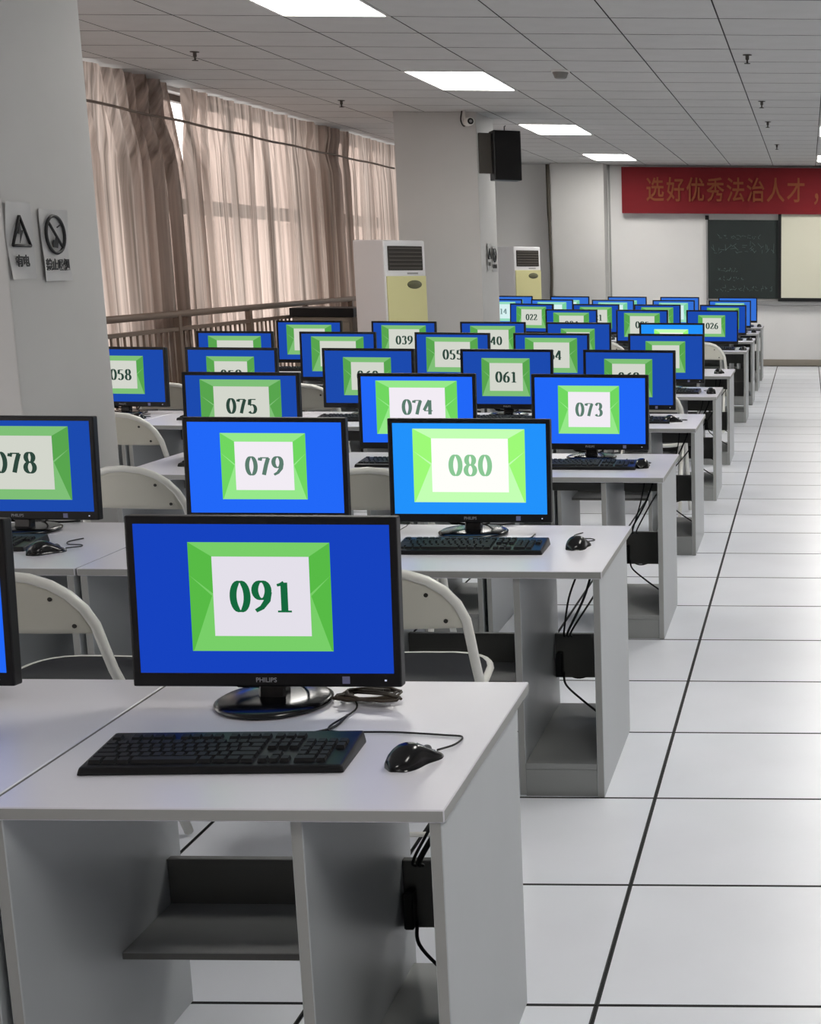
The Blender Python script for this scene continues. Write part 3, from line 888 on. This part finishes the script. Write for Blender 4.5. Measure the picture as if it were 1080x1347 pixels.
# ------------------------------------------------------------------ far wall: banner, chalkboard, projection screen
t = thing('banner', 'long red cloth banner with orange Chinese characters on the far wall', 'banner', (0, YF - .17, 0))
bn = MB(); N = 40
bx0, bx1, bz0, bz1 = -2.64, 4.4, 2.15, 2.785
v = []; f = []
for i in range(N + 1):
    x = bx0 + (bx1 - bx0) * i / N
    for z in (bz0, (bz0 + bz1) / 2, bz1): v.append((x, .006 * math.sin(i * 1.3) * (1 if z < bz1 else .3), z))
for i in range(N):
    for j in range(2): f.append((i * 3 + j, i * 3 + 3 + j, i * 3 + 4 + j, i * 3 + 1 + j))
me = bpy.data.meshes.new('banner_cloth'); me.from_pydata(v, [], f); me.materials.append(M_RED)
for p in me.polygons: p.use_smooth = True
obj('banner_cloth', me, t)
CHS = '选好优秀法治人才，'
for k, ch in enumerate(CHS):
    m_ = text_mesh('character', ch, .48, M_ORANGE, .006, .004)
    xs = [v_.co.x for v_ in m_.vertices]; zs_ = [v_.co.z for v_ in m_.vertices]
    cxm, czm = (min(xs) + max(xs)) / 2, (min(zs_) + max(zs_)) / 2
    if ch == '，':
        m_.transform(Matrix.Translation((.115, -.016, 2.36)) @ Matrix.Diagonal((.55, 1, .9, 1)) @ Matrix.Translation((-cxm, 0, -czm)))
    else:
        fx_, fz_ = .25 / (max(xs) - min(xs)), .335 / (max(zs_) - min(zs_))
        m_.transform(Matrix.Translation((-2.165 + k * .284, -.016, 2.482)) @ Matrix.Diagonal((fx_, 1, fz_, 1)) @ Matrix.Translation((-cxm, 0, -czm)))
    obj('character', m_, t)
t = thing('chalkboard', 'dark green chalkboard on the far wall with faint chalk marks', 'chalkboard', (0, YF, 0))
obj('board', MB().box(-1.435, -.40, -.03, 0, .965, 2.07).mesh('board', M_BOARD, .003), t)
fb = MB(); fb.box(-1.46, -1.435, -.04, 0, .94, 2.09)
obj('frame_edge', fb.mesh('frame_edge', M_METAL, .002), t)
obj('chalk_tray', MB().box(-1.46, 3.2, -.09, 0, .875, .935).mesh('chalk_tray', M_METAL, .004), t)
obj('corner_hook', MB().box(-1.47, -1.42, -.05, 0, 2.07, 2.13).mesh('corner_hook', M_BLACK, .004), t)
ck = MB(); rn = random.Random(11)
for z, n_, hgt, x0, dx in ((1.83, 8, .05, -1.28, .08), (1.66, 11, .10, -1.37, .085), (1.36, 6, .035, -1.3, .05), (1.24, 7, .035, -1.28, .05), (1.09, 13, .05, -1.33, .065)):
    for q in range(n_):
        for s_ in range(3):
            xa = x0 + dx * q + rn.uniform(0, .04); za = z + rn.uniform(-hgt, hgt) * .6
            ang = rn.choice([0, 1.57, .7, 2.4]) + rn.uniform(-.2, .2); L = hgt * rn.uniform(.4, .9)
            ck.tube([(xa, -.031, za), (xa + L * math.cos(ang), -.031, za + L * math.sin(ang))], .003, 4)
obj('chalk_marks', ck.mesh('chalk_marks', M_CHALK), t)['kind'] = 'stuff'
t = thing('projection_screen', 'cream projection screen with black border hanging right of the chalkboard', 'screen', (0, YF - .1, 0))
sx0, sx1, sz0, sz1 = -.425, 2.6, .93, 2.2
obj('screen_cloth', MB().box(sx0 + .045, sx1 - .045, -.004, .0, sz0 + .05, sz1).mesh('screen_cloth', M_SCREENCLOTH), t)
bb = MB(); bb.box(sx0, sx0 + .045, -.005, .001, sz0, sz1); bb.box(sx1 - .045, sx1, -.005, .001, sz0, sz1); bb.box(sx0 + .045, sx1 - .045, -.005, .001, sz0, sz0 + .05)
obj('black_border', bb.mesh('black_border', M_BLACK), t)
obj('roller_case', MB().box(sx0 - .05, sx1 + .05, -.03, .08, sz1, sz1 + .1).mesh('roller_case', M_WHITEP, .01), t)
# conduit and cable on the far pillar
tag(obj('wall_cable', MB().tube(smooth([(-3.64, 21.09, 2.8), (-3.635, 21.09, 2.0), (-3.625, 21.09, 1.3), (-3.64, 21.09, .9), (-3.63, 21.09, .1)], 6), [.028] * 6 + [.02] * 19, 8).mesh('wall_cable', mat('cable_sleeve', (66, 60, 50), .6))), 'thick dark cable running down the far wall right of the yellow air conditioner', 'cable')
tag(obj('wall_conduit', MB().box(-2.9 + .05, -2.9 + .075, YF - .02, YF, 0, H).mesh('wall_conduit', mat('conduit_grey', (150, 150, 148), .5), .003)), 'thin grey conduit running down the far wall left of the banner', 'conduit')

# ------------------------------------------------------------------ speaker, security camera
t = thing('speaker', 'black box loudspeaker hung on the middle pillar below the ceiling', 'speaker', (-2.79, 13.95, 2.44), math.radians(22))
obj('cabinet', MB().box(-.125, .125, -.11, .13, -.22, .22).mesh('cabinet', M_BLACK, .008, 2), t)
obj('grille', MB().box(-.117, .117, -.118, -.11, -.21, .21).mesh('grille', mat('grille_black', (8, 8, 9), .9, bump=.4, nscale=(300, 300, 300)), .003), t)
obj('wall_bracket', MB().box(-.24, -.125, .0, .04, -.16, .2).mesh('wall_bracket', mat('bracket_grey', (70, 66, 60), .6), .004), t)
obj('hanging_hook', MB().tube([(0, .02, .22), (0, .02, .262), (.012, .02, .27)], .005, 6).mesh('hanging_hook', M_BLACK), t)
t = thing('security_camera', 'small white security camera under the ceiling left of the black speaker', 'camera', (-3.06, 13.7, 2.72), math.radians(25))
obj('camera_body', MB().tube([(0, -.07, 0), (0, -.065, 0), (0, .07, .0), (0, .08, 0)], [.03, .036, .036, .03], 16).mesh('camera_body', M_WHITEP), t)
obj('lens_ring', MB().tube([(0, -.078, 0), (0, -.069, 0)], [.026, .028], 16).mesh('lens_ring', M_BLACK), t)
obj('lens', MB().tube([(0, -.081, 0), (0, -.077, 0)], [.012, .014], 12).mesh('lens', M_METAL), t)
obj('mount_arm', MB().tube([(-.02, .05, .02), (-.03, .05, .06), (-.03, .05, .1)], .012, 8).mesh('mount_arm', M_WHITEP), t)
obj('cable_loop', MB().tube(smooth([(0, .07, 0), (-.02, .12, -.03), (-.05, .1, .02), (-.04, .09, .1)], 5), .006, 6).mesh('cable_loop', M_BLACK), t)

# ------------------------------------------------------------------ ceiling fittings
sp = MB().lathe([(.03, 0), (.03, -.004), (.012, -.006), (.012, -.03), (.006, -.034), (.006, -.05), (.02, -.053), (.02, -.057)][::-1], 12).mesh('sprinkler_head', mat('sprinkler_brass', (60, 56, 50), .4, metal=.3))
SPR = [(-.4, 9.93, 'nearest dark ceiling sprinkler on the right, beside the thick ceiling joint'), (-.394, 12.77, 'second dark ceiling sprinkler on the right'),
       (-.393, 14.63, 'third dark ceiling sprinkler on the right'), (-.365, 17.49, 'farthest dark ceiling sprinkler, just above the banner'),
       (-3.984, 9.955, 'dark ceiling sprinkler above the curtain slit, nearer of the two on the left'), (-3.959, 12.92, 'dark ceiling sprinkler left of the speaker pillar, farther of the two on the left')]
for x, y, l in SPR:
    tag(obj('sprinkler', sp, None, (x, y, H)), l, 'sprinkler', 'ceiling sprinklers')
t = thing('smoke_detector', 'round grey smoke detector on the ceiling between two light panels', 'smoke detector', (-1.756, 10.82, H))
obj('detector_body', MB().lathe([(.03, -.055), (.042, -.05), (.05, -.03), (.058, -.012), (.058, 0)], 20).mesh('detector_body', mat('detector_grey', (120, 118, 114), .5)), t)
obj('detector_base', MB().lathe([(.065, -.012), (.068, 0)], 20).mesh('detector_base', M_WHITEP), t)

# ------------------------------------------------------------------ paper signs on the pillars (in the plane of the pillar's aisle face)
def paper(y0, y1, z0, z1, X, seed, curl):
    v, f = [], []
    n, m_ = 10, 10
    for j in range(m_ + 1):
        for i in range(n + 1):
            u, w = i / n, j / m_
            d = .004 + curl * (.009 * (abs(2 * u - 1) ** 3) * (.4 + .6 * abs(2 * w - 1)) + .004 * math.sin(5 * w + seed + 3 * u))
            v.append((X + d, y0 + (y1 - y0) * u, z0 + (z1 - z0) * w))
    for j in range(m_):
        for i in range(n):
            p = j * (n + 1) + i
            f.append((p, p + 1, p + n + 2, p + n + 1))
    me = bpy.data.meshes.new('paper_sheet'); me.from_pydata(v, [], f); me.materials.append(M_PAPER)
    for p in me.polygons: p.use_smooth = True
    return me
RX = Matrix.Rotation(math.pi / 2, 4, 'Z')     # text facing -Y -> facing +X
def no_fire_sign(y, z, X, sc, label, words, group='safety signs on the pillars', seed=0):
    t = thing('safety_sign', label, 'sign', (X, y, z), 0, group)
    obj('paper_sheet', paper(-.115 * sc, .115 * sc, -.15 * sc, .15 * sc, 0, seed, 1.0), t)
    ring = [(.0135, .078 * sc * math.cos(a_), .045 * sc + .078 * sc * math.sin(a_)) for a_ in [2 * math.pi * k / 32 for k in range(32)]]
    b = MB(); b.tube(ring, .007 * sc, 6, closed=True)
    b.tube([(.0135, -.055 * sc, .10 * sc), (.0135, .055 * sc, -.01 * sc)], .006 * sc, 6)
    obj('prohibition_ring', b.mesh('prohibition_ring', M_INK), t)
    fl = MB().prism([(.012, -.028 * sc, -.008 * sc), (.012, .012 * sc, -.012 * sc), (.012, .022 * sc, .02 * sc), (.012, .002 * sc, .04 * sc), (.012, -.004 * sc, .022 * sc), (.012, -.022 * sc, .022 * sc)], (.002, 0, 0))
    fl.tube([(.013, -.03 * sc, .085 * sc), (.013, .012 * sc, .03 * sc)], .003 * sc, 5)
    fl.tube([(.013, .02 * sc, .075 * sc), (.013, .045 * sc, .085 * sc)], .003 * sc, 5)
    obj('flame_symbol', fl.mesh('flame_symbol', M_INK), t)
    m_ = text_mesh('lettering', words, .05 * sc, M_INK, .0015, .001)
    m_.transform(Matrix.Translation((.0125, 0, -.085 * sc)) @ RX)
    obj('lettering', m_, t)
def hazard_sign(y, z, X, sc, label, words, seed=2):
    t = thing('safety_sign', label, 'sign', (X, y, z), 0, 'safety signs on the pillars')
    obj('paper_sheet', paper(-.1 * sc, .1 * sc, -.155 * sc, .155 * sc, 0, seed, 1.0), t)
    b = MB()
    tri = [(-.07, -.02), (.07, -.02), (0, .1)]
    for k in range(3):
        p, q = tri[k], tri[(k + 1) % 3]
        b.tube([(.0135, p[0] * sc, p[1] * sc), (.0135, q[0] * sc, q[1] * sc)], .006 * sc, 6)
    b.prism([(.012, .0 * sc, .075 * sc), (.012, -.022 * sc, .028 * sc), (.012, -.002 * sc, .028 * sc), (.012, -.012 * sc, -.01 * sc), (.012, .022 * sc, .042 * sc), (.012, .004 * sc, .042 * sc)][::-1], (.002, 0, 0))
    obj('warning_triangle', b.mesh('warning_triangle', M_INK), t)
    m_ = text_mesh('lettering', words, .05 * sc, M_INK, .0015, .001)
    m_.transform(Matrix.Translation((.0125, 0, -.085 * sc)) @ RX)
    obj('lettering', m_, t)
no_fire_sign(5.985, 1.565, -3.02, .93, 'paper no-smoking sign with crossed circle on the nearest pillar', '禁止吸烟')
hazard_sign(5.722, 1.58, -3.02, .93, 'curled paper sign with black triangle left of the no-smoking sign', '有电')
no_fire_sign(14.4, 1.51, -3.03, .82, 'small paper sign on the middle pillar, the farther of its pair', '禁止吸烟', seed=4)
hazard_sign(14.17, 1.53, -3.03, .8, 'small paper sign on the middle pillar, the nearer of its pair', '有电', seed=5)
